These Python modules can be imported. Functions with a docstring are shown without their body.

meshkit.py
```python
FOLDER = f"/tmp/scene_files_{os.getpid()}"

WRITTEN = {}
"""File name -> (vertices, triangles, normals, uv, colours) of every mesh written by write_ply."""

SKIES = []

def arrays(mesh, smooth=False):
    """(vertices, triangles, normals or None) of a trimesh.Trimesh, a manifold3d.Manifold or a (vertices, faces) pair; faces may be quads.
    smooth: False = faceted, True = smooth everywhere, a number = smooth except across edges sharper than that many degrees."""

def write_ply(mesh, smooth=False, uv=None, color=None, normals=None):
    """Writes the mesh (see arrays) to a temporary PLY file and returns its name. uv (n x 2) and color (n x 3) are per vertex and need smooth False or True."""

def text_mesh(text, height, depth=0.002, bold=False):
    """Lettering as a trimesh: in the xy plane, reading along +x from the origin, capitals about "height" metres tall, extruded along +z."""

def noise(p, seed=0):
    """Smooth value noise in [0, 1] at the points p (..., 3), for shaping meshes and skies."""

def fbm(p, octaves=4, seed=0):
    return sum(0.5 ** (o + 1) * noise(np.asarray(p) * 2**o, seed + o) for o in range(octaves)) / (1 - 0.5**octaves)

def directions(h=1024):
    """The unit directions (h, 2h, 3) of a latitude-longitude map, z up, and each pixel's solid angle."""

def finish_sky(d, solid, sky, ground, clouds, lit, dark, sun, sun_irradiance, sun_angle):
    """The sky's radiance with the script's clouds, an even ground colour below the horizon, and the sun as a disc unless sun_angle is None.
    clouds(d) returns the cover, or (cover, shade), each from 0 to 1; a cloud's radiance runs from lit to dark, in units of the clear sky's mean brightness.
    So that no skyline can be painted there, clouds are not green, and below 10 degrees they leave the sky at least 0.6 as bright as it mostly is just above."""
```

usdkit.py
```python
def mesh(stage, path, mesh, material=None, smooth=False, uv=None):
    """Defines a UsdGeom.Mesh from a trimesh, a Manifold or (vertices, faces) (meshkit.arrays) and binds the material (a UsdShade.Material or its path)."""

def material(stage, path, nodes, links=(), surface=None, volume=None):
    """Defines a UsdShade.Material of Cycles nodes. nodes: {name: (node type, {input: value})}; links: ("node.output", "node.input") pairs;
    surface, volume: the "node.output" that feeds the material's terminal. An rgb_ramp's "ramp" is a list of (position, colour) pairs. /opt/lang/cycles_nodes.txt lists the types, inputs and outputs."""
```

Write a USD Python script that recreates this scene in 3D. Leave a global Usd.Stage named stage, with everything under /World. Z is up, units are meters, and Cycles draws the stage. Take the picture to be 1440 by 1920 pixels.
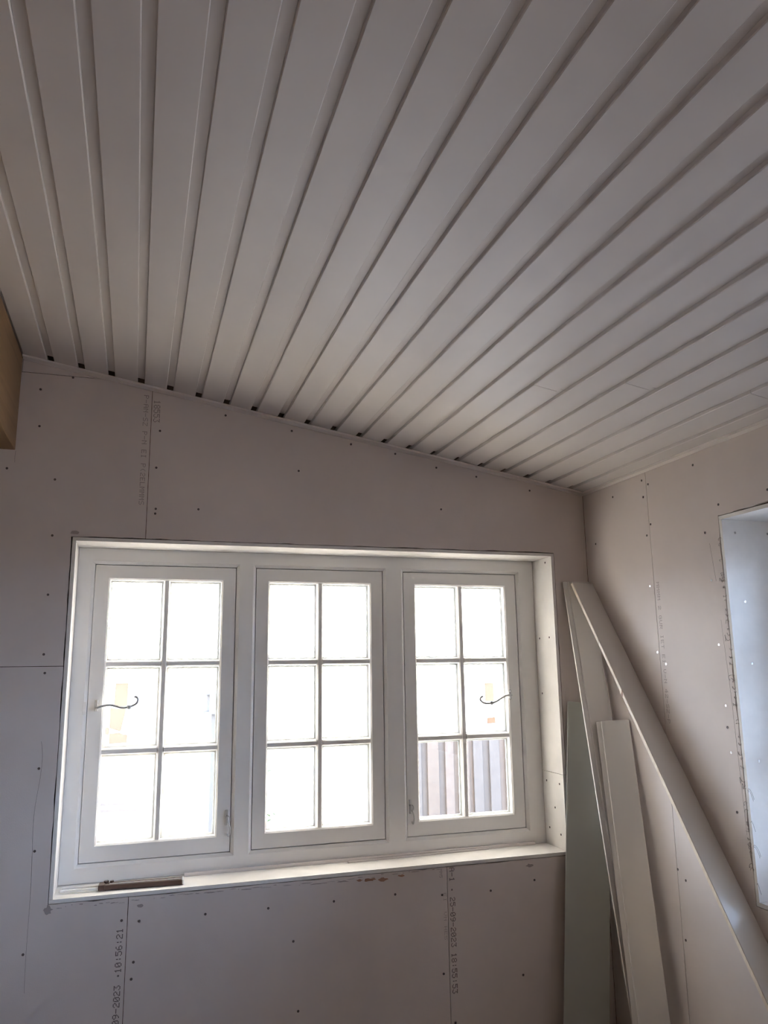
import math, random
import numpy as np
import trimesh, usdkit, meshkit
from shapely.geometry import Polygon, box as sbox
from shapely.ops import unary_union
from pxr import Usd, UsdGeom, UsdLux, UsdShade, Gf, Sdf

random.seed(7)
rng = np.random.default_rng(7)
stage = Usd.Stage.CreateInMemory()
UsdGeom.SetStageUpAxis(stage, 'Z')
UsdGeom.Xform.Define(stage, '/World')
UsdGeom.Scope.Define(stage, '/World/Looks')

# ------------------------------------------------------------------ camera
S = 0.88                       # height of the window sill above the floor
R3 = np.array([[0.954033, 0.296078, -0.046466], [-0.299417, 0.934838, -0.190859], [-0.013071, 0.195999, 0.980517]])
CAM = np.array([0.22056, -2.94126, 0.72866]) + [0, 0, S]
cam = UsdGeom.Camera.Define(stage, '/World/camera')
cam.CreateHorizontalApertureAttr(36.0)
cam.CreateVerticalApertureAttr(48.0)
cam.CreateFocalLengthAttr(36.0 * 1459.52 / 1440)
cam.CreateClippingRangeAttr(Gf.Vec2f(0.02, 2000))
m = np.eye(4)
m[0, :3], m[1, :3], m[2, :3], m[3, :3] = R3[:, 0], R3[:, 2], -R3[:, 1], CAM
cam.AddTransformOp().Set(Gf.Matrix4d(*m.ravel().tolist()))
EXPOSURE = 1.05
cam.CreateExposureAttr(EXPOSURE)

# ------------------------------------------------------------------ light: low sun in the window, hazy sky
def material(name, nodes, links=(), surface=None, volume=None):
    return usdkit.material(stage, '/World/Looks/' + name, nodes, links, surface, volume)

SUN_E = 6.5
SUN = np.array([0.2379, 0.9682, 0.0692]); SUN /= np.linalg.norm(SUN)
dome = UsdLux.DomeLight.Define(stage, '/World/sky_dome')
dome.CreateIntensityAttr(1.0)
SKY = 4.2
sky_mat = material('hazy_sky', {'g': ('geometry', {}), 'd': ('vector_math', {'math_type': 'dot_product', 'vector2': tuple(-SUN)}),
                                'm': ('map_range', {'from_min': -1.0, 'from_max': 1.0, 'to_min': 0.0, 'to_max': 1.0, 'clamp': True}),
                                'r': ('rgb_ramp', {'ramp': [(0.0, (.40, .52, .72)), (.5, (.43, .55, .74)), (.8, (.49, .57, .68)), (.95, (.74, .74, .74)), (1.0, (1, .96, .90))]}),
                                'sp': ('separate_xyz', {}), 'mh': ('map_range', {'from_min': 0.0, 'from_max': -1.0, 'to_min': 0.0, 'to_max': 1.0, 'clamp': True}),
                                'rh': ('rgb_ramp', {'ramp': [(0.0, (1, 1, 1)), (.12, (.95, .95, .96)), (.35, (.55, .57, .62)), (1.0, (.22, .25, .31))]}),
                                'x': ('mix_color', {'blend_type': 'multiply', 'fac': 1.0}),
                                'b': ('background_shader', {'strength': SKY * 3.3})},
                   [('g.incoming', 'd.vector1'), ('d.value', 'm.value'), ('m.result', 'r.fac'), ('g.incoming', 'sp.vector'), ('sp.z', 'mh.value'), ('mh.result', 'rh.fac'),
                    ('r.color', 'x.a'), ('rh.color', 'x.b'), ('x.result', 'b.color')], surface='b.background')
UsdShade.MaterialBindingAPI.Apply(dome.GetPrim()).Bind(sky_mat)
sun = UsdLux.DistantLight.Define(stage, '/World/sun')
sun.CreateNormalizeAttr(True)
sun.CreateAngleAttr(0.6)
sun.CreateIntensityAttr(SUN_E)
sun.CreateColorAttr(Gf.Vec3f(1.0, 0.88, 0.70))
zax = SUN; xax = np.cross([0, 0, 1.0], zax); xax /= np.linalg.norm(xax); yax = np.cross(zax, xax)
m = np.eye(4); m[0, :3], m[1, :3], m[2, :3] = xax, yax, zax
sun.AddTransformOp().Set(Gf.Matrix4d(*m.ravel().tolist()))

# ------------------------------------------------------------------ materials
def simple(name, col, rough=0.6, metal=0.0, var=0.0, scale=6.0, bump=0.0, bscale=60.0, spec=0.5, coat=0.0):
    nodes = {'p': ('principled_bsdf', {'base_color': col, 'roughness': rough, 'metallic': metal, 'specular_ior_level': spec, 'coat_weight': coat})}
    links = []
    if var or bump:
        nodes['tc'] = ('texture_coordinate', {})
    if var:
        nodes['n'] = ('noise_texture', {'scale': scale, 'detail': 5.0, 'roughness': 0.6})
        a = [max(0, c * (1 - var)) for c in col]; b = [min(1, c * (1 + var)) for c in col]
        nodes['r'] = ('rgb_ramp', {'ramp': [(0.3, a), (0.7, b)]})
        links += [('tc.object', 'n.vector'), ('n.fac', 'r.fac'), ('r.color', 'p.base_color')]
    if bump:
        nodes['bn'] = ('noise_texture', {'scale': bscale, 'detail': 3.0})
        nodes['b'] = ('bump', {'strength': bump, 'distance': 0.002})
        links += [('tc.object', 'bn.vector'), ('bn.fac', 'b.height'), ('b.normal', 'p.normal')]
    return material(name, nodes, links, surface='p.BSDF')

def wood(name, c0, c1, scale=(3.0, 60.0, 60.0), rough=0.55, knots=None):
    nodes = {'tc': ('texture_coordinate', {}),
             'm': ('mapping', {'scale': scale}),
             'n': ('noise_texture', {'scale': 1.0, 'detail': 6.0, 'roughness': 0.65, 'distortion': 0.6}),
             'r': ('rgb_ramp', {'ramp': [(0.25, c0), (0.55, c1), (0.8, c0)]}),
             'p': ('principled_bsdf', {'roughness': rough})}
    links = [('tc.object', 'm.vector'), ('m.vector', 'n.vector'), ('n.fac', 'r.fac')]
    if knots:
        nodes['m2'] = ('mapping', {'scale': knots})
        nodes['v'] = ('noise_texture', {'scale': 1.0, 'detail': 1.0})
        nodes['r2'] = ('rgb_ramp', {'ramp': [(0.70, (0, 0, 0)), (0.76, (1, 1, 1))]})
        nodes['mx'] = ('mix_color', {'b': (0.22, 0.10, 0.05)})
        links += [('tc.object', 'm2.vector'), ('m2.vector', 'v.vector'), ('v.fac', 'r2.fac'),
                  ('r2.color', 'mx.fac'), ('r.color', 'mx.a'), ('mx.result', 'p.base_color')]
    else:
        links += [('r.color', 'p.base_color')]
    return material(name, nodes, links, surface='p.BSDF')

M = {}
M['plaster'] = simple('plasterboard_paper', (0.67, 0.60, 0.575), 0.75, var=0.05, scale=2.5, bump=0.12, bscale=220, spec=0.3)
M['lining'] = simple('lining_board_paper', (0.80, 0.775, 0.755), 0.7, var=0.06, scale=9.0, bump=0.1, bscale=160, spec=0.3)
M['core'] = simple('stud_and_insulation', (0.16, 0.12, 0.10), 0.9)
M['paint'] = simple('white_window_paint', (0.87, 0.86, 0.855), 0.32, bump=0.03, bscale=120)
M['ceil'] = simple('ceiling_board_paint', (0.63, 0.58, 0.56), 0.42, var=0.02, scale=4, bump=0.03, bscale=90)
M['board'] = simple('satin_board_paint', (0.74, 0.71, 0.68), 0.17, bump=0.03, bscale=90)
M['pine'] = wood('bare_pine_edge', (0.62, 0.51, 0.40), (0.76, 0.67, 0.56), (40, 40, 5), 0.6, knots=(30, 30, 5.2))
M['beam'] = wood('planed_spruce_beam', (0.20, 0.115, 0.055), (0.29, 0.175, 0.085), (25, 1.2, 25), 0.55)
M['green'] = simple('moisture_board_paper', (0.41, 0.42, 0.39), 0.5, var=0.04, scale=4)
M['gyps'] = simple('gypsum_core', (0.62, 0.60, 0.58), 0.9, var=0.08, scale=60)
M['screw'] = simple('dark_screw_steel', (0.12, 0.10, 0.10), 0.45, 0.6)
M['zinc'] = simple('zinc_screw_steel', (0.75, 0.75, 0.76), 0.22, 1.0)
M['steel'] = simple('galvanised_steel', (0.62, 0.62, 0.63), 0.38, 0.6)
M['ink'] = simple('printed_ink', (0.20, 0.165, 0.16), 0.8)
M['pencil'] = simple('pencil_mark', (0.36, 0.31, 0.30), 0.8)
M['torn'] = simple('torn_brown_paper', (0.36, 0.20, 0.14), 0.9, var=0.2, scale=60)
M['fibre'] = simple('paper_fibre', (0.42, 0.38, 0.36), 0.9)
M['rule'] = wood('dark_brown_wood', (0.055, 0.028, 0.022), (0.10, 0.055, 0.04), (8, 120, 120), 0.4)
M['pale'] = simple('pale_plastic', (0.86, 0.84, 0.83), 0.4)
M['stripw'] = simple('strip_paint', (0.78, 0.72, 0.69), 0.45)
M['studs'] = simple('bare_stud_wall', (0.20, 0.165, 0.14), 0.85, var=0.2, scale=3)
M['floor'] = simple('concrete_floor', (0.085, 0.077, 0.07), 0.7, var=0.15, scale=40)
M['ground'] = simple('gravel_ground', (0.54, 0.48, 0.43), 0.95, var=0.1, scale=8)
M['outer'] = simple('outer_facade_render', (0.62, 0.60, 0.57), 0.9)
FEN = [simple('fence_wood_a', (0.135, 0.098, 0.070), 0.8, var=0.1, scale=12), simple('fence_wood_b', (0.118, 0.094, 0.075), 0.8, var=0.1, scale=12),
       simple('fence_wood_c', (0.145, 0.106, 0.078), 0.8, var=0.1, scale=12)]
M['sawn'] = simple('sawn_timber', (0.19, 0.165, 0.145), 0.8, var=0.12, scale=14)
M['bird'] = simple('weathered_table_wood', (0.13, 0.12, 0.11), 0.8)
M['leaf'] = material('shrub_leaf', {'p': ('principled_bsdf', {'base_color': (0.06, 0.10, 0.04), 'roughness': 0.5}),
                                    't': ('translucent_bsdf', {'color': (0.08, 0.14, 0.04)}), 'x': ('mix_closure', {'fac': 0.35})},
                     [('p.BSDF', 'x.closure1'), ('t.BSDF', 'x.closure2')], surface='x.closure')
M['label'] = material('paper_label', {'p': ('principled_bsdf', {'base_color': (0.37, 0.352, 0.338), 'roughness': 0.7}),
                                      't': ('translucent_bsdf', {'color': (0.41, 0.392, 0.376)}), 'x': ('mix_closure', {'fac': 0.5})},
                      [('p.BSDF', 'x.closure1'), ('t.BSDF', 'x.closure2')], surface='x.closure')
M['label2'] = material('paper_label_red', {'p': ('principled_bsdf', {'base_color': (0.36, 0.315, 0.295), 'roughness': 0.7}),
                                      't': ('translucent_bsdf', {'color': (0.40, 0.35, 0.325)}), 'x': ('mix_closure', {'fac': 0.5})},
                      [('p.BSDF', 'x.closure1'), ('t.BSDF', 'x.closure2')], surface='x.closure')
M['glass'] = material('window_glass', {'t': ('transparent_bsdf', {'color': (0.97, 0.98, 0.98)}), 'g': ('glossy_bsdf', {'color': (1, 1, 1), 'roughness': 0.02}),
                                       'f': ('fresnel', {'IOR': 1.45}), 'x': ('mix_closure', {})},
                      [('f.fac', 'x.fac'), ('t.BSDF', 'x.closure1'), ('g.BSDF', 'x.closure2')], surface='x.closure')
M['spacer'] = simple('pane_spacer_metal', (0.45, 0.46, 0.47), 0.4, 0.5)

# ------------------------------------------------------------------ helpers
used = {}
def free(parent, name):
    k = (parent, name); used[k] = used.get(k, -1) + 1
    return f'{parent}/{name}' if used[k] == 0 else f'{parent}/{name}_{used[k]:03d}'

def tag(prim, label=None, cat=None, group=None, kind=None):
    prim = prim.GetPrim() if hasattr(prim, 'GetPrim') else prim
    for k, v in (('label', label), ('category', cat), ('group', group), ('kind', kind)):
        if v: prim.SetCustomDataByKey(k, v)
    return prim

def thing(name, label, cat, loc=(0, 0, 0), rz=0.0, group=None, kind=None):
    x = UsdGeom.Xform.Define(stage, free('/World', name))
    x.AddTranslateOp().Set(Gf.Vec3d(*map(float, loc)))
    if rz: x.AddRotateZOp().Set(float(rz))
    tag(x, label, cat, group, kind)
    return str(x.GetPath())

def part(parent, name, mesh, mat, smooth=False, label=None, kind=None):
    if isinstance(mesh, (list, tuple)) and len(mesh) and isinstance(mesh[0], trimesh.Trimesh):
        mesh = trimesh.util.concatenate(list(mesh))
    p = free(parent, name)
    g = usdkit.mesh(stage, p, mesh, mat if not isinstance(mat, str) else M[mat], smooth)
    tag(g, label, None, None, kind)
    return p

def single(name, mesh, mat, label, cat, smooth=False, group=None, kind=None):
    p = part('/World', name, mesh, mat, smooth)
    tag(stage.GetPrimAtPath(p), label, cat, group, kind)
    return p

def box(x0, x1, y0, y1, z0, z1):
    b = trimesh.creation.box([x1 - x0, y1 - y0, z1 - z0]); b.apply_translation([(x0 + x1) / 2, (y0 + y1) / 2, (z0 + z1) / 2]); return b

def cbox(x0, x1, y0, y1, z0, z1, c=0.002):
    """A box with chamfered edges."""
    pts = []
    for sx in (0, 1):
        for sy in (0, 1):
            for sz in (0, 1):
                p = np.array([(x0, x1)[sx], (y0, y1)[sy], (z0, z1)[sz]], float)
                d = np.array([1 - 2 * sx, 1 - 2 * sy, 1 - 2 * sz]) * c
                pts += [p + d * [0, 1, 1], p + d * [1, 0, 1], p + d * [1, 1, 0]]
    return trimesh.convex.convex_hull(np.array(pts))

def extrude(poly, h):
    geoms = getattr(poly, 'geoms', [poly])
    return trimesh.util.concatenate([trimesh.creation.extrude_polygon(g, h, engine='earcut') for g in geoms if g.area > 1e-9])

def basis(mesh, X, Y, Z, O=(0, 0, 0)):
    t = np.eye(4); t[:3, 0], t[:3, 1], t[:3, 2], t[:3, 3] = X, Y, Z, O
    mesh = mesh.copy(); mesh.apply_transform(t)
    if mesh.is_watertight and mesh.volume < 0: mesh.invert()
    return mesh

def slab_xz(poly, y0, y1):
    """A polygon in (x, z) made a slab from y0 to y1."""
    return basis(extrude(poly, y1 - y0), (1, 0, 0), (0, 0, 1), (0, 1, 0), (0, y0, 0))

def slab_yz(poly, x0, x1):
    return basis(extrude(poly, x1 - x0), (0, 1, 0), (0, 0, 1), (1, 0, 0), (x0, 0, 0))

def tube(points, rad, sides=8, closed=True):
    p = np.asarray(points, float); n = len(p)
    r = np.broadcast_to(rad, (n,))
    t = np.gradient(p, axis=0); t /= np.linalg.norm(t, axis=1, keepdims=True) + 1e-12
    up = np.array([0, 0, 1.0]) if abs(t[0][2]) < 0.9 else np.array([1.0, 0, 0])
    a = np.cross(t[0], up); a /= np.linalg.norm(a); V = []
    for i in range(n):
        a = a - t[i] * (a @ t[i]); a /= np.linalg.norm(a); b = np.cross(t[i], a)
        ang = np.arange(sides) * 2 * np.pi / sides
        V.append(p[i] + r[i] * (np.cos(ang)[:, None] * a + np.sin(ang)[:, None] * b))
    V = np.vstack(V); F = []
    for i in range(n - 1):
        for j in range(sides):
            q = [i * sides + j, i * sides + (j + 1) % sides, (i + 1) * sides + (j + 1) % sides, (i + 1) * sides + j]
            F += [[q[0], q[1], q[2]], [q[0], q[2], q[3]]]
    c0, c1 = len(V), len(V) + 1
    V = np.vstack([V, p[0], p[-1]])
    for j in range(sides):
        F += [[c0, (j + 1) % sides, j], [c1, (n - 1) * sides + j, (n - 1) * sides + (j + 1) % sides]]
    tm = trimesh.Trimesh(V, F, process=False); tm.fix_normals(); return tm

def spline(pts, k=10):
    from scipy.interpolate import CubicSpline
    pts = np.asarray(pts, float); s = np.r_[0, np.cumsum(np.linalg.norm(np.diff(pts, axis=0), axis=1))]
    return CubicSpline(s, pts)(np.linspace(0, s[-1], k * len(pts)))

def frame_mesh(outer, holes, y0, y1, cham):
    """A panel in (x, z) with rectangular holes whose front arrises (y0 side) are chamfered."""
    front = sbox(*outer)
    for h in holes: front = front.difference(sbox(h[0] - cham, h[1] - cham, h[2] + cham, h[3] + cham))
    body = sbox(*outer)
    for h in holes: body = body.difference(sbox(*h))
    parts = [slab_xz(body, y0 + cham, y1)]
    v, f = trimesh.creation.triangulate_polygon(front, engine='earcut')
    V = [np.c_[v[:, 0], np.full(len(v), y0), v[:, 1]]]; F = [f]; n = len(v)
    def quad(a, b, c, d):
        nonlocal n
        V.append(np.array([a, b, c, d], float)); F.append(np.array([[0, 1, 2], [0, 2, 3]]) + n); n += 4
    for h in holes:
        o = [(h[0] - cham, h[1] - cham), (h[2] + cham, h[1] - cham), (h[2] + cham, h[3] + cham), (h[0] - cham, h[3] + cham)]
        i = [(h[0], h[1]), (h[2], h[1]), (h[2], h[3]), (h[0], h[3])]
        for k in range(4):
            l = (k + 1) % 4
            quad((o[k][0], y0, o[k][1]), (o[l][0], y0, o[l][1]), (i[l][0], y0 + cham, i[l][1]), (i[k][0], y0 + cham, i[k][1]))
    ox = [(outer[0], outer[1]), (outer[2], outer[1]), (outer[2], outer[3]), (outer[0], outer[3])]
    for k in range(4):
        l = (k + 1) % 4
        quad((ox[k][0], y0, ox[k][1]), (ox[l][0], y0, ox[l][1]), (ox[l][0], y0 + cham, ox[l][1]), (ox[k][0], y0 + cham, ox[k][1]))
    sk = trimesh.Trimesh(np.vstack(V), np.vstack(F), process=False)
    # orient the skin: front faces look to -y, the rest away from the timber
    cen, nor = sk.triangles_center, sk.face_normals
    flip = []
    for c, nn in zip(cen, nor):
        if abs(nn[1]) > 0.999: flip.append(nn[1] > 0)
        elif abs(nn[1]) > 0.2: flip.append(nn[1] > 0)
        else:
            mid = np.array([(outer[0] + outer[2]) / 2, 0, (outer[1] + outer[3]) / 2]); flip.append(nn @ (c - mid) < 0)
    fl = np.array(flip); sk.faces[fl] = sk.faces[fl][:, ::-1]
    parts.append(sk)
    return trimesh.util.concatenate(parts)

# ------------------------------------------------------------------ measurements of the room (metres; the window wall is y = 0, the room lies at y < 0)
XR = 2.074                      # right wall
CA, CB = 1.8176 + S, 0.1689     # ceiling: z = CA - CB x
cz = lambda x: CA - CB * x
OW, OH, RV = 1.90, 1.187, 0.171  # clear opening of the window and the depth of its reveal
XL, YF = -2.3, -4.4             # far left wall, wall behind the camera
BX0, BX1, BZ = -0.36, -0.22, S + 1.505
T = 0.0125
LT = 0.0125                     # lining board thickness
W2A, W2B = -0.835, -2.335
RV2 = 0.25       # second window in the right wall, along y

def ragged(x0, z0, x1, z1, amp, seed):
    """A rectangle whose edges wander outwards by up to amp: a knife-cut edge in plasterboard."""
    r = np.random.default_rng(seed); P = []
    for (a, b, nrm) in (((x0, z0), (x1, z0), (0, -1)), ((x1, z0), (x1, z1), (1, 0)), ((x1, z1), (x0, z1), (0, 1)), ((x0, z1), (x0, z0), (-1, 0))):
        n = int(max(abs(b[0] - a[0]), abs(b[1] - a[1])) / 0.02)
        o = np.clip(np.convolve(r.normal(0, 1, n + 4), [.25, .5, .25], 'same')[2:-2], -0.6, 1.6) * amp * 0.6 + amp * 0.45
        for k in range(n):
            t = k / n; P.append((a[0] + (b[0] - a[0]) * t + nrm[0] * o[k], a[1] + (b[1] - a[1]) * t + nrm[1] * o[k]))
    return Polygon(P).buffer(0)

def sheet_poly(x0, z0, x1, z1, top=None, gap=0.0011):
    p = sbox(x0 + gap, z0 + gap, x1 - gap, z1 - gap)
    if top is not None: p = p.intersection(top)
    return p

def screws(parent, pts, mat, axis, level):
    ms = []
    for (u, v) in pts:
        c = trimesh.creation.cylinder(0.0043, 0.0012, sections=12)
        if axis == 'y': c = basis(c, (1, 0, 0), (0, 0, 1), (0, 1, 0), (u, level, v + S))
        else: c = basis(c, (0, 1, 0), (0, 0, 1), (1, 0, 0), (level, u, v + S))
        ms.append(c)
    part(parent, 'screw_heads', ms, mat, kind='stuff', label='small screw heads set in the board')

FONT = {'0': '01110 10001 10011 10101 11001 10001 01110', '1': '00100 01100 00100 00100 00100 00100 01110', '2': '01110 10001 00001 00110 01000 10000 11111',
        '3': '11111 00010 00100 00010 00001 10001 01110', '4': '00010 00110 01010 10010 11111 00010 00010', '5': '11111 10000 11110 00001 00001 10001 01110',
        '6': '00110 01000 10000 11110 10001 10001 01110', '8': '01110 10001 10001 01110 10001 10001 01110', '9': '01110 10001 10001 01111 00001 00010 01100',
        '7': '11111 00001 00010 00100 01000 01000 01000',
        '-': '00000 00000 00000 11111 00000 00000 00000', ':': '00000 00100 00100 00000 00100 00100 00000', '.': '00000 00000 00000 00110 00110 00000 00000',
        ' ': '00000 00000 00000 00000 00000 00000 00000', 'A': '01110 10001 10001 11111 10001 10001 10001', 'E': '11111 10000 10000 11110 10000 10000 11111',
        'I': '01110 00100 00100 00100 00100 00100 01110', 'N': '10001 11001 10101 10011 10001 10001 10001', 'P': '11110 10001 10001 11110 10000 10000 10000',
        'M': '10001 11011 10101 10101 10001 10001 10001', 'S': '01111 10000 10000 01110 00001 00001 11110', 'Z': '11111 00001 00010 00100 01000 10000 11111',
        'L': '10000 10000 10000 10000 10000 10000 11111', 'U': '10001 10001 10001 10001 10001 10001 01110', 'H': '10001 10001 10001 11111 10001 10001 10001', 'G': '01110 10001 10000 10111 10001 10001 01111',
        'V': '10001 10001 10001 10001 10001 01010 00100', 'T': '11111 00100 00100 00100 00100 00100 00100', '(': '00010 00100 01000 01000 01000 00100 00010',
        'D': '11110 10001 10001 10001 10001 10001 11110', 'R': '11110 10001 10001 11110 10100 10010 10001'}

def stamp(text, cap, pitch, O, along, up, nrm):
    """Dot-matrix ink lettering: starts at O, runs along `along`, tops towards `up`, on a face with normal nrm."""
    a, u, n = map(np.asarray, (along, up, nrm)); ms = []
    d = cap / 7
    for i, ch in enumerate(text):
        for r_, row in enumerate(FONT[ch].split()):
            for c_, bit in enumerate(row):
                if bit == '1':
                    b = trimesh.creation.box([d * 1.02, d * 1.02, 0.0003])
                    P = np.asarray(O) + a * (i * pitch + (c_ + .5) * pitch / 6.2) + u * ((6 - r_ + .5) * d) + n * 0.0001
                    ms.append(basis(b, a, u, n, P))
    return trimesh.util.concatenate(ms)

# ------------------------------------------------------------------ floor, far walls
single('floor', box(XL - .3, XR + .42, YF - .3, 0.30, -0.12, 0), 'floor', 'bare dark concrete floor of the unfinished room', 'floor', kind='structure')
single('wall_left', box(XL - .15, XL, YF, 0, 0, 3.3), 'studs', 'unlined timber wall far to the left beyond the timber beam', 'wall', kind='structure')
single('wall_front', box(XL - .15, XR + .42, YF - .15, YF, 0, 3.3), 'studs', 'unlined timber wall at the back of the room facing the window', 'wall', kind='structure')

# ------------------------------------------------------------------ wall_back: core, plasterboard sheets, reveal boards, screws, stamps, marks
wb = thing('wall_back', 'pinkish grey plasterboard wall with the wide triple window', 'wall', kind='structure')
rough = sbox(-LT - .004, S - LT - .004, OW + LT + .004, S + OH + LT + .004)
roof = Polygon([(XL, 0), (XR, 0), (XR, cz(XR) - .001), (BX1, cz(BX1) - .001), (XL, cz(BX1) - .001)])
core_poly = sbox(XL - .15, -.1, XR + .42, 3.5).difference(rough)
part(wb, 'wall_core', slab_xz(core_poly, T + .001, 0.25), 'core')
part(wb, 'outer_render', slab_xz(core_poly, 0.251, 0.30), 'outer', label='pale outer render of the house wall')
hole = ragged(-LT - .0015, S - LT - .0015, OW + LT + .0015, S + OH + LT + .0015, 0.0032, 3)
J1, J2, H1, H2 = 0.236, 1.383, S + 0.748, S + 1.80
G1 = .0011
corner_piece = sbox(BX1, H2, 0.45, 3)                         # the wedge between the top joint and the sloping ceiling
right_sheet = unary_union([sbox(J1 + G1, S + .6, XR - .001, 3), sbox(J2 + G1, 0, XR - .001, 3)])
sheets = [corner_piece.buffer(-G1), sbox(XL, H2 + G1, BX1 - G1, 3), sbox(XL, H1 + G1, J1 - G1, H2 - G1), sbox(XL, 0, J1 - G1, H1 - G1),
          right_sheet.difference(corner_piece), sbox(J1 + G1, 0, J2 - G1, S + .4)]
for p in sheets:
    part(wb, 'plasterboard_sheet', slab_xz(p.intersection(roof).difference(hole), 0, T), 'plaster')
part(wb, 'reveal_board', box(-LT, OW + LT, 0.0, RV, S + OH, S + OH + LT), 'lining', label='white lining board over the window opening')
part(wb, 'reveal_board', box(-LT, 0, 0.0, RV, S, S + OH - .0005), 'lining', label='white lining board down the left of the window opening')
JR = S + 0.292
part(wb, 'reveal_board', box(OW, OW + LT, 0.0, RV, S, JR - .0008), 'lining', label='short lower lining board right of the window')
part(wb, 'reveal_board', box(OW, OW + LT, 0.0, RV, JR + .0008, S + OH - .0005), 'lining', label='tall upper lining board right of the window')
part(wb, 'sill_board', box(-LT, OW + LT, -0.001, RV, S - LT, S - .0004), 'lining', label='pale sill board with a rough cut front edge')

px = {'back': [(-0.1545, 1.7393), (-0.1486, 1.5999), (-0.0843, 1.4057), (-0.2435, 1.4368), (-0.0798, 1.2023), (-0.08, 0.9931), (-0.0473, 1.7955), (0.2696, 1.6156), (0.2622, 1.4718), (0.267, 1.3154), (0.2658, 1.2973), (0.4208, 1.3209), (0.5116, 1.6976), (0.7719, 1.656), (1.0152, 1.6192), (1.2039, 1.5923), (1.3839, 1.545), (1.5647, 1.5172), (1.4002, 1.3683), (1.8139, 1.4708), (0.8012, 1.494), (-0.08, 0.7884), (-0.0724, 0.7255), (-0.0696, 0.4129), (-0.0648, 0.1533), (-0.078, -0.1559), (0.2176, -0.0849), (0.2739, -0.0922), (0.2611, -0.2164), (0.2568, -0.2673), (0.4904, -0.0921), (0.7066, -0.0943), (0.9432, -0.094), (0.7967, -0.2106), (0.8158, -0.4351), (1.1757, -0.0922), (1.3609, -0.1111), (1.5603, -0.1143), (1.7483, -0.0926), (1.3592, -0.3811), (1.6821, -0.4229), (1.4003, -0.5497)], 'right_dark': [(-0.2262, 1.408), (-0.4249, 1.4316), (-0.4624, 1.408), (-0.4266, 1.3651), (-0.7213, 1.4183), (-1.0463, 1.2565), (-0.8279, 1.2536), (-0.4588, 1.2519), (-0.4306, 1.2132), (-0.0779, 1.2345), (-0.7507, 1.1698), (-0.7687, 0.5225), (-0.7752, 0.2616), (-0.4536, 0.02), (-0.4923, -0.0075), (-0.4657, -0.2054)], 'right_zinc': [(-0.4254, 1.0189), (-0.4382, 0.7713), (-0.4823, 0.7281), (-0.7598, 1.0048), (-0.7659, 0.7886), (-0.771, 0.5919), (-0.7747, 0.4445)], 'jamb': [(2.124, 1.1575), (2.2595, 1.1591), (2.1363, 0.9271), (2.1384, 0.7262), (2.126, 0.4219)], 'reveal': [(0.0533, 1.1666), (0.0513, 0.8459), (0.1355, 0.8447), (0.1389, 0.2537), (0.0332, 0.2523), (0.0787, 0.1543), (0.1323, 0.0681), (0.0426, 0.0554), (0.137, 0.6111)]}
screws(wb, px['back'], 'screw', 'y', -0.0002)
screws(wb, px['reveal'], 'screw', 'x', OW - 0.0002)
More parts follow.
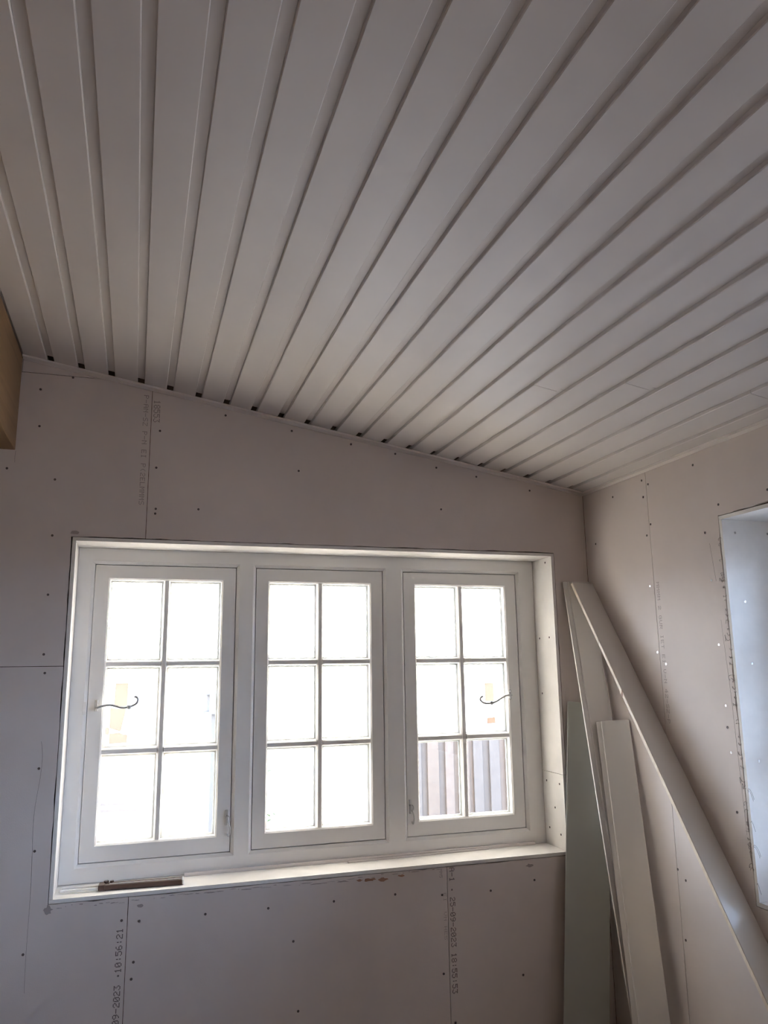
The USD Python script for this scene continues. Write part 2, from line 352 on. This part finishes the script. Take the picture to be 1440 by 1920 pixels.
# ink stamps on the sheets
part(wb, 'printed_stamp', stamp('A-1 . 25-09-2023 18:55:53', .021, .0175, (1.392, -.0001, S - .018), (0, 0, -1), (1, 0, 0), (0, -1, 0)), 'ink', label='black printed date and time below the right end of the sill')
part(wb, 'printed_stamp', stamp('EI  VN HES', .012, .0165, (1.366, -.0001, S - .105), (0, 0, -1), (1, 0, 0), (0, -1, 0)), 'pencil')
part(wb, 'printed_stamp', stamp('MM5', .012, .011, (1.352, -.0001, S - .02), (0, 0, -1), (1, 0, 0), (0, -1, 0)), 'pencil')
part(wb, 'printed_stamp', stamp('25-09-2023 .10:56:21', .021, .0172, (.224, -.0001, S - .45), (0, 0, 1), (-1, 0, 0), (0, -1, 0)), 'ink', label='black printed date and time below the left end of the sill')
part(wb, 'printed_stamp', stamp('P-AN-SZ P-N EI P(2ELMMMS', .018, .0178, (.206, -.0001, S + 1.752), (0, 0, -1), (1, 0, 0), (0, -1, 0)), 'pencil', label='grey printed code left of the joint above the window')
part(wb, 'printed_stamp', stamp('18553', .024, .018, (.243, -.0001, S + 1.735), (0, 0, -1), (1, 0, 0), (0, -1, 0)), 'pencil', label='grey printed number right of the joint above the window')
# pencil line down the left, torn paper along the sill
lp = spline([(-.068, 0, S + .50), (-.066, 0, S + .36), (-.073, 0, S + .29), (-.070, 0, S + .1), (-.069, 0, S - .1), (-.066, 0, S - .27)], 6)
part(wb, 'pencil_line', tube(lp, .0006, 4), 'pencil')
part(wb, 'pencil_line', tube([(BX1, 0, BZ - .002), (BX1 - .001, 0, BZ - .02), (BX1, 0, BZ - .045)], .0006, 4), 'pencil')
def flake(u, v, w, h, seed):
    r = np.random.default_rng(seed); n = 14; a = np.linspace(0, 2 * np.pi, n, endpoint=False)
    rad = r.uniform(.5, 1.1, n); return slab_xz(Polygon(np.c_[u + w / 2 * rad * np.cos(a), v + h / 2 * rad * np.sin(a)]).buffer(0), -.0006, .0003)
for k, (u, v, w, h) in enumerate([(1.078, -.034, .052, .013), (1.128, -.037, .042, .014), (1.20, -.030, .028, .009), (1.04, -.032, .03, .008), (.975, -.030, .05, .005),
                                  (.275, -.045, .024, .011), (-.012, -.030, .03, .03), (1.73, -.038, .035, .014), (-.005, 1.215, .035, .016)]):
    part(wb, 'torn_paper', flake(u, v + S, w, h, 40 + k), 'torn' if k in (0, 1, 2, 3) else 'pencil')
tl = []
r_ = np.random.default_rng(5); u = .02
while u < 1.35:
    w = r_.uniform(.004, .05) * (.5 if u < .3 else 1)
    tl.append(flake(u, S - .024 - .003 * math.sin(u * 9) + r_.normal(0, .0025), w, r_.uniform(.0008, .0045), int(u * 1e4))); u += w * .55 + abs(r_.normal(0, .022))
part(wb, 'torn_edge', tl, 'pencil', kind='stuff', label='line of scuffed paper just under the sill')

# ------------------------------------------------------------------ wall_right
wr = thing('wall_right', 'plasterboard side wall right of the leaning boards with a window opening', 'wall', kind='structure')
rough2 = sbox(W2B - LT - .004, S + .01 - LT - .004, W2A + LT + .004, S + 1.2015 + LT + .004)
core2 = sbox(YF - .15, -.1, 0.30, 3.3).difference(rough2)
part(wr, 'wall_core', slab_yz(core2, XR + T + .001, XR + .35), 'core')
part(wr, 'outer_render', slab_yz(core2, XR + .421, XR + .40), 'outer', label='pale outer render of the house wall')
hole2 = ragged(W2B - LT - .0015, S + .01 - LT - .0015, W2A + LT + .0015, S + 1.2015 + LT + .0015, 0.0045, 11)
zt = cz(XR) - .0005
for s in [(-.45, 0, -.0005, zt), (-1.65, 0, -.45, zt), (-2.85, 0, -1.65, zt), (YF, 0, -2.85, zt)]:
    part(wr, 'plasterboard_sheet', slab_yz(sheet_poly(*s).difference(hole2), XR, XR + T), 'plaster')
z2 = S + .01
part(wr, 'reveal_board', box(XR, XR + RV2, W2B - LT, W2A + LT, S + 1.2015, S + 1.2015 + LT), 'lining', label='lining board over the right-hand window opening')
part(wr, 'reveal_board', box(XR, XR + RV2, W2A, W2A + LT, z2, S + 1.201), 'lining', label='daylit bluish white lining board at the far side of the right-hand opening')
part(wr, 'reveal_board', box(XR, XR + RV2, W2B - LT, W2B, z2, S + 1.201), 'lining')
part(wr, 'sill_board', box(XR - .001, XR + RV2, W2B - LT, W2A + LT, z2 - LT, z2 - .0004), 'lining')
screws(wr, px['right_dark'], 'screw', 'x', XR - .0002)
screws(wr, px['right_zinc'], 'zinc', 'x', XR - .0002)
ms = []
for (xx, zz) in px['jamb']:
    c = trimesh.creation.cylinder(0.0043, 0.0012, sections=12); ms.append(basis(c, (1, 0, 0), (0, 0, 1), (0, 1, 0), (xx, W2A - .0002, zz + S)))
part(wr, 'screw_heads', ms, 'zinc', kind='stuff', label='small zinc screw heads in the daylit lining board')
part(wr, 'printed_stamp', stamp('MMMM 2 GUR IET EI V-N 42-SZ-P', .016, .0178, (XR - .0001, -.4635, S + 1.03), (0, 0, -1), (0, -1, 0), (-1, 0, 0)), 'pencil', label='grey printed code along the vertical board joint')
for (a, b) in [((-.768, 1.13), (-.782, 1.0)), ((-.787, .87), (-.80, .62)), ((-.80, .62), (-.81, .2))]:
    P = np.array([(XR, a[0] + (b[0] - a[0]) * t, S + a[1] + (b[1] - a[1]) * t) for t in np.linspace(0, 1, 6)])
    part(wr, 'pencil_line', tube(P, .0005, 4), 'pencil')
# torn paper fibres along the cut edge of the opening
fb = []; r_ = np.random.default_rng(21); z = S + .1
while z < S + 1.15:
    L = r_.uniform(.002, .010) * (1.0 if r_.random() < .8 else 2.0); y = W2A + LT + .003 + r_.normal(0, .0012)
    P = spline([(XR - .0005, y - .004, z), (XR - .004, y + L * .4, z + r_.normal(0, .003)), (XR - .002 - L * .2, y + L * .8, z + r_.normal(0, .5) * L), (XR - .001, y + L * r_.uniform(.6, 1.2), z - L * r_.uniform(-.3, .9))], 4)
    fb.append(tube(P, .0009, 4)); z += abs(r_.normal(.012, .022)) + .002
for (z, L) in [(S + .335, .03), (S + .33, .026), (S + .24, .022), (S + .17, .034), (S + .165, .03), (S + .06, .02)]:
    P = spline([(XR - .001, W2A + .002, z), (XR - .008, W2A - L * .5, z + .006), (XR - .012, W2A - L, z - .008), (XR - .006, W2A - L * .9, z - .022)], 5)
    fb.append(tube(P, .0007, 4))
part(wr, 'torn_fibres', fb, 'fibre', kind='stuff', label='frayed paper fibres along the cut edge of the opening')

# ------------------------------------------------------------------ ceiling of profiled boards on a slope
ce = thing('ceiling', 'sloping white ceiling of grooved boards running towards the window', 'ceiling', kind='structure')
PITCH, GX0 = 0.1056, -0.0159
def board_profile(w=PITCH, lip=.0245, rec=.0115, t=.016, c=.0018):
    # face at h = 0 looking down, back at h = t; the face comes first, then the recessed lip
    return [(0, t), (0, c), (c, 0), (w - lip - .0022, 0), (w - lip, .0022), (w - lip, rec), (w - .0004, rec), (w - .0004, t)]
def ceil_board(x0, y0, y1, w=PITCH):
    P = [(x0 + min(u, w), cz(x0 + min(u, w)) + h) for (u, h) in board_profile()]
    poly = Polygon(P).buffer(0)
    if y1 < -.01: return slab_xz(poly, y0, y1)
    # the tongue is cut back where the board meets the window wall
    face = poly.intersection(sbox(-9, -9, x0 + PITCH - .0245, 9))
    return trimesh.util.concatenate([slab_xz(poly, y0, -.053), slab_xz(face, -.053, y1)])
STRIPY = -0.040
joints = {13: -0.888, 15: -1.06, 18: -1.207}
k = -2
while True:
    # groove centre lies at GX0 + PITCH*k
    x0 = GX0 + PITCH * k + 0.0105
    if x0 > XR - .003: break
    xs = max(x0, BX1 + .001)
    w = min(PITCH, XR - .001 - x0)
    segs = [(YF, -.001)]
    if k in joints: segs = [(YF, joints[k] - .0009), (joints[k] + .0009, -.001)]
    for (a, b) in segs:
        mm = ceil_board(x0, a, b, w)
        if x0 < BX1: mm.vertices[:, 0] = np.maximum(mm.vertices[:, 0], BX1 + .001)
        part(ce, 'ceiling_board', mm, 'ceil')
    k += 1
bk = Polygon([(BX1, cz(BX1) + .045), (XR + .42, cz(XR + .42) + .045), (XR + .42, cz(XR + .42) + .2), (BX1, cz(BX1) + .2)])
part(ce, 'ceiling_backing', slab_xz(bk, YF - .15, 0.30), 'core')
part(ce, 'plain_ceiling', box(XL - .15, BX1, YF - .15, .3, cz(BX1) + .0165, cz(BX1) + .18), 'ceil')
# cover strips where the ceiling meets the walls
sp = Polygon([(BX1 + .002, cz(BX1 + .002) - .0005), (XR - .001, cz(XR) - .0005), (XR - .001, cz(XR) - .0085), (BX1 + .002, cz(BX1 + .002) - .0085)])
single('trim_1', slab_xz(sp, STRIPY, -.0008), 'stripw', 'thin pale cover strip between the ceiling boards and the window wall', 'trim', kind='structure')
single('trim_2', slab_xz(Polygon([(XR - .022, cz(XR - .022) - .0006), (XR - .0012, cz(XR) - .0006), (XR - .0012, cz(XR) - .009), (XR - .022, cz(XR - .022) - .009)]), YF, -.041), 'stripw',
       'thin pale cover strip along the top of the right wall', 'trim', kind='structure')
bm = thing('ceiling_beam', 'brown planed timber beam under the high side of the ceiling at left', 'beam', ((BX0 + BX1) / 2, 0, BZ), kind='structure')
hw = (BX1 - BX0) / 2
part(bm, 'beam_timber', cbox(-hw, hw - .0015, YF, -.0015, 0, cz(BX1) - BZ - .0, .002), 'beam')

# ------------------------------------------------------------------ windows
def muntin_v(x, z0, z1, w=.024, y0=.020, y1=.050):
    pr = Polygon([(x - w / 2, y1), (x - w / 2, y0 + .008), (x - w / 2 + .005, y0), (x + w / 2 - .005, y0), (x + w / 2, y0 + .008), (x + w / 2, y1)])
    mm = extrude(pr, z1 - z0); mm.apply_translation([0, 0, z0]); return mm
def muntin_h(z, x0, x1, w=.024, y0=.020, y1=.050):
    pr = Polygon([(y1, z - w / 2), (y0 + .008, z - w / 2), (y0, z - w / 2 + .005), (y0, z + w / 2 - .005), (y0 + .008, z + w / 2), (y1, z + w / 2)])
    return basis(extrude(pr, x1 - x0), (0, 1, 0), (0, 0, 1), (1, 0, 0), (x0, 0, 0))

def make_window(name, label, W, H, sash_x, loc, rz=0.0):
    t = thing(name, label, 'window', loc, rz, kind='structure')
    zs0, zs1 = .065, H - .062
    holes = [(a - .003, zs0 - .003, b + .003, zs1 + .003) for a, b in sash_x]
    part(t, 'window_frame', frame_mesh((.0008, .0008, W - .0008, H - .0008), holes, 0, .0640, .011), 'paint')
    stops = [(a + .011, zs0 + .011, b - .011, zs1 - .011) for a, b in sash_x]
    ring = sbox(.0008, .0008, W - .0008, H - .0008)
    for h_ in stops: ring = ring.difference(sbox(*h_))
    part(t, 'rebate_stop', slab_xz(ring, .0645, .094), 'paint')
    pack = sbox(-.016, -.016, W + .016, H + .016).difference(sbox(.0006, .0006, W - .0006, H - .0006))
    part(t, 'packing_strip', slab_xz(pack, .004, .085), 'gyps')
    ss = []
    for a, b in sash_x:
        st = .0545
        s = part(t, 'window_sash', frame_mesh((a, zs0, b, zs1), [(a + st, zs0 + st + .004, b - st, zs1 - st)], .012, .062, .006), 'paint')
        gx0, gx1, gz0, gz1 = a + st, b - st, zs0 + st + .004, zs1 - st
        xm = (gx0 + gx1) / 2; zz = [gz0 + (gz1 - gz0) * q / 3 for q in range(4)]
        part(s, 'muntin', muntin_v(xm, gz0, gz1), 'paint')
        for q in (1, 2):
            for (p0, p1) in ((gx0, xm - .012), (xm + .012, gx1)):
                part(s, 'muntin', muntin_h(zz[q], p0, p1), 'paint')
        for q in range(3):
            for (p0, p1) in ((gx0 + .0004, xm - .0125), (xm + .0125, gx1 - .0004)):
                z0_, z1_ = zz[q] + (.0125 if q else .0004), zz[q + 1] - (.0125 if q < 2 else .0004)
                part(s, 'glass_pane', box(p0, p1, .040, .044, z0_, z1_), 'glass')
                ring = sbox(p0, z0_, p1, z1_).difference(sbox(p0 + .007, z0_ + .007, p1 - .007, z1_ - .007))
                part(s, 'pane_spacer', slab_xz(ring, .0445, .0495), 'spacer')
        ss.append((s, gx0, gx1, gz0, gz1))
    part(t, 'outer_sill', basis(extrude(Polygon([(.096, -.004), (.22, -.03), (.22, -.05), (.096, -.03)]), W - .004), (0, 1, 0), (0, 0, 1), (1, 0, 0), (.002, 0, 0)), 'paint', label='sloping white sill board outside the glass')
    return t, ss

SX = [(0.063, 0.588), (0.670, 1.197), (1.292, 1.815)]
w1, s1 = make_window('window_1', 'wide white timber window of three sashes with six panes each', OW, OH, SX, (0, RV, S))
w2, s2 = make_window('window_2', 'white timber window in the right wall lighting the room from the side', W2A - W2B, 1.1915, [(.063, .725), (.775, 1.437)], (XR + RV2, W2A, z2), -90.0)

# fittings of the opening sashes (local to the window: x along, y = 0 frame face, z above sill)
def disc(x, y, z, r, d=.004, ax='y'):
    c = trimesh.creation.cylinder(r, d, sections=16); return basis(c, (1, 0, 0), (0, 0, 1), (0, 1, 0), (x, y, z))
def stay(sash, plate_x, plate_z, pts, ball):
    ms = [cbox(plate_x - .006, plate_x + .006, .0075, .0118, plate_z - .021, plate_z + .021, .002), disc(plate_x, .005, plate_z + .014, .0035, .006), disc(plate_x, .005, plate_z - .014, .0035, .006)]
    P = spline([(x, -.006, z) for x, z in pts], 8)
    ms += [tube(P, .0040, 8), tube([(plate_x, .010, pts[0][1]), (plate_x, -.006, pts[0][1])], .0036, 8)]
    b = trimesh.creation.icosphere(2, .0085); b.apply_translation([ball[0], -.006, ball[1]]); ms.append(b)
    e = trimesh.creation.icosphere(2, .0042); e.apply_translation([pts[-1][0], -.006, pts[-1][1]]); ms.append(e)
    part(sash, 'window_stay', ms, 'steel', smooth=35, label='curved steel window stay with a hooked end')
stay(s1[0][0], .092, .606, [(.094, .598), (.119, .605), (.143, .607), (.175, .598), (.200, .597), (.222, .604), (.235, .615), (.236, .628), (.227, .635)], (.207, .598))
stay(s1[2][0], 1.768, .608, [(1.766, .606), (1.739, .603), (1.715, .592), (1.691, .580), (1.658, .574), (1.632, .579), (1.620, .591), (1.630, .603)], (1.672, .576))
def hasp(sash, x, z, sgn):
    ms = [cbox(x - .005, x + .005, .008, .0118, z - .01, z + .045, .0015)]
    P = [(x + sgn * .006 + .006 * math.cos(a), .002, z + .012 + .012 * math.sin(a)) for a in np.linspace(0, 2 * np.pi, 17)]
    ms += [tube(P, .0024, 6), tube([(x, .009, z + .022), (x, -.001, z + .022)], .0035, 8),
           tube(spline([(x + sgn * .004, .001, z + .02), (x + sgn * .009, .000, z - .005), (x + sgn * .013, .001, z - .035), (x + sgn * .009, .001, z - .048), (x + sgn * .005, .001, z - .038)], 6), .0026, 6)]
    part(sash, 'window_catch', ms, 'steel', smooth=35, label='small steel hook catch low on the stile')
hasp(s1[0][0], .574, .168, 1); hasp(s1[2][0], 1.303, .162, 1)
part(w1, 'keeper_plate', cbox(.046, .058, -.003, -.0002, .575, .618, .001), 'pale'); part(w1, 'keeper_plate', cbox(1.826, 1.838, -.003, -.0002, .585, .628, .001), 'pale')

# ------------------------------------------------------------------ paper labels stuck on the panes
yl = RV + .0392
def glass_label(poly, mat, label):
    single('glass_label', slab_xz(Polygon([(a, b + S) for a, b in poly]), yl - .0008, yl + .0004), mat, label, 'label', group=None)
glass_label([(.153, .600), (.200, .600), (.200, .684), (.155, .684)], 'label', 'upper beige paper label on the left sash beside the stay')
glass_label([(.141, .522), (.176, .510), (.182, .512), (.197, .590), (.141, .594)], 'label', 'cut-off beige paper label under the stay on the left sash')
glass_label([(.128, .500), (.140, .498), (.140, .523), (.128, .526)], 'label', 'tiny beige paper scrap at the pane edge on the left sash')
glass_label([(.142, .466), (.205, .468), (.205, .496), (.190, .498), (.176, .505), (.142, .502)], 'label', 'lowest wide beige paper label on the left sash')
glass_label([(1.664, .582), (1.704, .582), (1.704, .657), (1.664, .657)], 'label', 'pale upright paper label on the right sash behind the stay')
glass_label([(1.668, .488), (1.708, .490), (1.706, .514), (1.670, .512)], 'label2', 'small reddish paper label low on the right sash middle pane')

# ------------------------------------------------------------------ things on the sill
fr = thing('folding_rule', 'dark brown folded rule with two pale legs at the left end of the sill', 'rule', (.277, .062, S), -3.0)
part(fr, 'wooden_legs', [cbox(-.137, .140, -.021, -.002, 0.0006, .0175, .0022), cbox(-.120, .138, .001, .019, 0.0006, .0185, .0022)], 'rule', label='two dark brown stacked legs')
part(fr, 'seam_strip', cbox(-.105, .136, -.0018, .0008, .012, .0182, .0004), 'pale', label='light strip between the brown legs')
part(fr, 'hinge', [cbox(-.139, -.118, -.023, .021, .0007, .0195, .002), trimesh.creation.cylinder(.008, .024, sections=16, transform=trimesh.transformations.translation_matrix([-.116, .010, .0125])),
                   trimesh.creation.cylinder(.006, .024, sections=16, transform=trimesh.transformations.translation_matrix([-.098, .010, .0125]))], 'rule', smooth=30, label='dark hinge block')
part(fr, 'end_cap', cbox(.134, .1405, -.022, .0195, .0006, .0186, .002), 'steel')
part(fr, 'pale_leg', cbox(-.258, -.138, .006, .015, .004, .014, .001), 'pale'); part(fr, 'pale_leg', cbox(-.262, -.138, -.018, -.009, .003, .011, .001), 'pale')
def lath(name, x0, y0, x1, y1, w, h, mat, label):
    L = math.hypot(x1 - x0, y1 - y0); n = 12
    pr = Polygon([(-w / 2, 0)] + [(w / 2 * math.cos(a), h * math.sin(a)) for a in np.linspace(math.pi, 0, n)] + [(w / 2, 0)]).buffer(0)
    mm = extrude(pr, L); d = np.array([(x1 - x0) / L, (y1 - y0) / L, 0]); s = np.cross((0, 0, 1.0), d)
    single(name, basis(mm, s, (0, 0, 1), d, (x0, y0, S + .0002)), mat, label, 'strip', smooth=40)
lath('glazing_strip', .425, .150, 1.842, .1625, .013, .011, 'stripw', 'long pale half-round strip lying on the sill along the window frame')
lath('glazing_strip', 1.03, .128, 1.625, .148, .007, .006, 'stripw', 'shorter thin strip on the sill in front of the long half-round one')

# ------------------------------------------------------------------ boards leaning in the corner
def leaning(name, label, TL, TR, BL, thick, prof=True, mat='board', edge='pine', floor=0.0, cat='board', back=None, clip=None, partname='painted_face'):
    """Front-face corners: top left, top right, a lower point of the left edge; goes down to the floor."""
    TL, TR, BL = (np.array(q, float) + [0, 0, S] for q in (TL, TR, BL))
    d = BL - TL; d /= np.linalg.norm(d)
    w = TR - TL; w -= d * (w @ d); W = np.linalg.norm(w); w /= W
    n = np.cross(d, w); n = n if n[1] < 0 else -n           # towards the room
    low = min(d[2], -1e-6)
    L = (TL[2] - floor) / -low - (max(0, -w[2]) * W) / -low - (thick * max(0, n[2])) / -low
    cols = (w, d, n)
    path = thing(name, label, cat, TL + d * L)
    O = -d * L
    if prof:
        pr = [(0, -thick), (0.0, -.0058), (.0165, -.0058), (.0195, 0), (W - .002, 0), (W, -.0025), (W, -.0045), (W - .003, -.006), (W - .003, -thick)]
    else:
        pr = [(0, -thick), (0, -.001), (.001, 0), (W - .001, 0), (W, -.001), (W, -thick)]
    # profile in (w, n), swept along d
    mm = extrude(Polygon(pr).buffer(0), L)
    if clip is not None: pass
    mm = basis(mm, w, n, d, O)
    part(path, partname, mm, mat)
    e = .0012
    if edge:
        y0 = -.0068 if prof else -.0015
        eb = box(-e, 0, -thick + .0008, y0, .0005, L - .0005); part(path, 'bare_edge', basis(eb, w, n, d, O), edge, label='bare wooden edge')
        ub = box(.002, W - .004, -thick + .001, -.002, -e, 0); part(path, 'end_grain', basis(ub, w, n, d, O), edge)
    return path, (TL, d, w, n, L, W)

leaning('profile_board', 'tall white profile board leaning in the corner beside the window', (1.945, -.021, 1.078), (2.066, -.021, 1.082), (1.943, -.315, -.497), .014, edge='stripw')
leaning('profile_board', 'short white board in front of the tall one in the corner', (1.966, -.166, .509), (2.068, -.236, .513), (1.922, -.345, -.489), .014, edge='stripw')
wv = .102; ph = math.radians(4.0)
dB = np.array([0, -.574, -.819]); nB = np.array([0, -.819, .574]); TRb = np.array([XR - .002, -.037, 1.068])
TLb = TRb + wv * (-math.cos(ph) * np.array([1, 0, 0]) + math.sin(ph) * nB)
leaning('profile_board', 'long white board slanting down along the right wall with a bare knotty edge', TLb, TRb, TLb + dB * 1.5, .014, prof=False)
TLg, TRg, BLg = (1.928, -.022, .582), (2.0725, -.103, .585), (1.797, -.085, -.573)
leaning('board_offcut', 'narrow grey-green plasterboard offcut standing behind the boards in the corner', TLg, TRg, BLg, .0125, prof=False, mat='green', edge='gyps', partname='paper_face')

# ------------------------------------------------------------------ outside: ground, fence, bird table, timber, shrub
GZ = -0.15
single('ground', box(-60, 70, .31, 90, GZ - .3, GZ), 'ground', 'pale gravel yard outside the window', 'ground', kind='structure')
single('ground', box(XR + .43, 70, -50, .305, GZ - .3, GZ), 'ground', 'pale gravel yard outside the right wall', 'ground', kind='structure')
fe = thing('plank_fence', 'weathered vertical plank fence seen through the right sash', 'fence', (3.4, 4.2, GZ))
r_ = np.random.default_rng(3); x = -1.0; k = 0
while x < 1.9:
    w = r_.uniform(.085, .115); top = S + .075 - GZ + r_.uniform(-.02, .02); yo = 0 if k % 2 == 0 else .028
    part(fe, 'fence_plank', cbox(x, x + w, yo - .011, yo + .011, .02, top, .003), FEN[int(r_.integers(0, 3))]); x += w - .020; k += 1
for z in (.3, .8): part(fe, 'fence_rail', cbox(-1.0, 1.9, .040, .085, z, z + .09, .004), FEN[1])
bt = thing('bird_table', 'small roofed bird table on a post seen through the left sash', 'bird table', (1.0, 5.2, GZ))
rf = Polygon([(-.17, 0), (.17, 0), (0.02, .10), (-.02, .10)])
part(bt, 'roof', slab_xz(Polygon([(a, b + S + .49 - GZ) for a, b in rf.exterior.coords]), -.15, .15), 'bird')
for sx in (-.07, .07): part(bt, 'corner_post', cbox(sx - .012, sx + .012, -.08, .08, S + .33 - GZ, S + .495 - GZ, .002), 'bird')
part(bt, 'tray', cbox(-.12, .12, -.12, .12, S + .30 - GZ, S + .33 - GZ, .003), 'bird')
part(bt, 'post', cbox(-.03, .03, -.03, .03, 0, S + .30 - GZ, .004), 'bird')
LAY = ('lowest', 'second lowest', 'middle', 'second highest', 'top')
for i in range(15):
    lv, q = divmod(i, 3); along = lv % 2 == 0; L = 1.5 if along else 1.0
    b = cbox(-L / 2, L / 2, -.075, .075, 0, .16, .004); a = math.radians((-6 + 5 * q) if along else (80 + 6 * q))
    b.apply_transform(trimesh.transformations.rotation_matrix(a, (0, 0, 1)))
    off = np.array([0.05 * (lv % 3), (q - 1) * .26, 0]) if along else np.array([(q - 1) * .42, 0, 0])
    b.apply_translation(np.array([-.35, 3.3, GZ + .1602 * lv]) + off)
    single('timber_plank', b, 'sawn', 'rough sawn timber, ' + (('near', 'centre', 'far') if along else ('leftmost', 'centre', 'rightmost'))[q] + ' one in the ' + LAY[lv] + ' layer of the stack outside', 'plank', group='timber stack in the yard')
sh = thing('shrub', 'small leafy shrub just outside the lower middle sash', 'shrub', (.86, 1.25, GZ))
st = [tube(spline([(0, 0, 0), (r_.normal(0, .015), r_.normal(0, .02), .5), (r_.normal(0, .018), r_.normal(0, .03), r_.uniform(1.0, 1.2))], 5), .005, 5) for _ in range(6)]
part(sh, 'stem', st, 'bird')
lf = []
for _ in range(260):
    z = r_.uniform(.25, 1.30); rad = .085 * (1.42 - z) / .6; c = np.array([r_.normal(0, max(.012, rad * .45)), r_.normal(0, .05), z])
    a = r_.uniform(0, 2 * np.pi); b_ = r_.uniform(-.7, .7); d = np.array([math.cos(a) * math.cos(b_), math.sin(a) * math.cos(b_), math.sin(b_)])
    s = np.cross(d, (0, 0, 1)); s /= np.linalg.norm(s); l = r_.uniform(.025, .045)
    u = np.cross(s, d)
    V = np.array([c, c + d * l * .5 + s * l * .25 + u * .003, c + d * l, c + d * l * .5 - s * l * .25 + u * .003])
    lf.append(trimesh.Trimesh(np.vstack([V, V - u * .0006]), [[0, 1, 2], [0, 2, 3], [6, 5, 4], [7, 6, 4]], process=False))
part(sh, 'leaves', lf, 'leaf', kind='stuff')
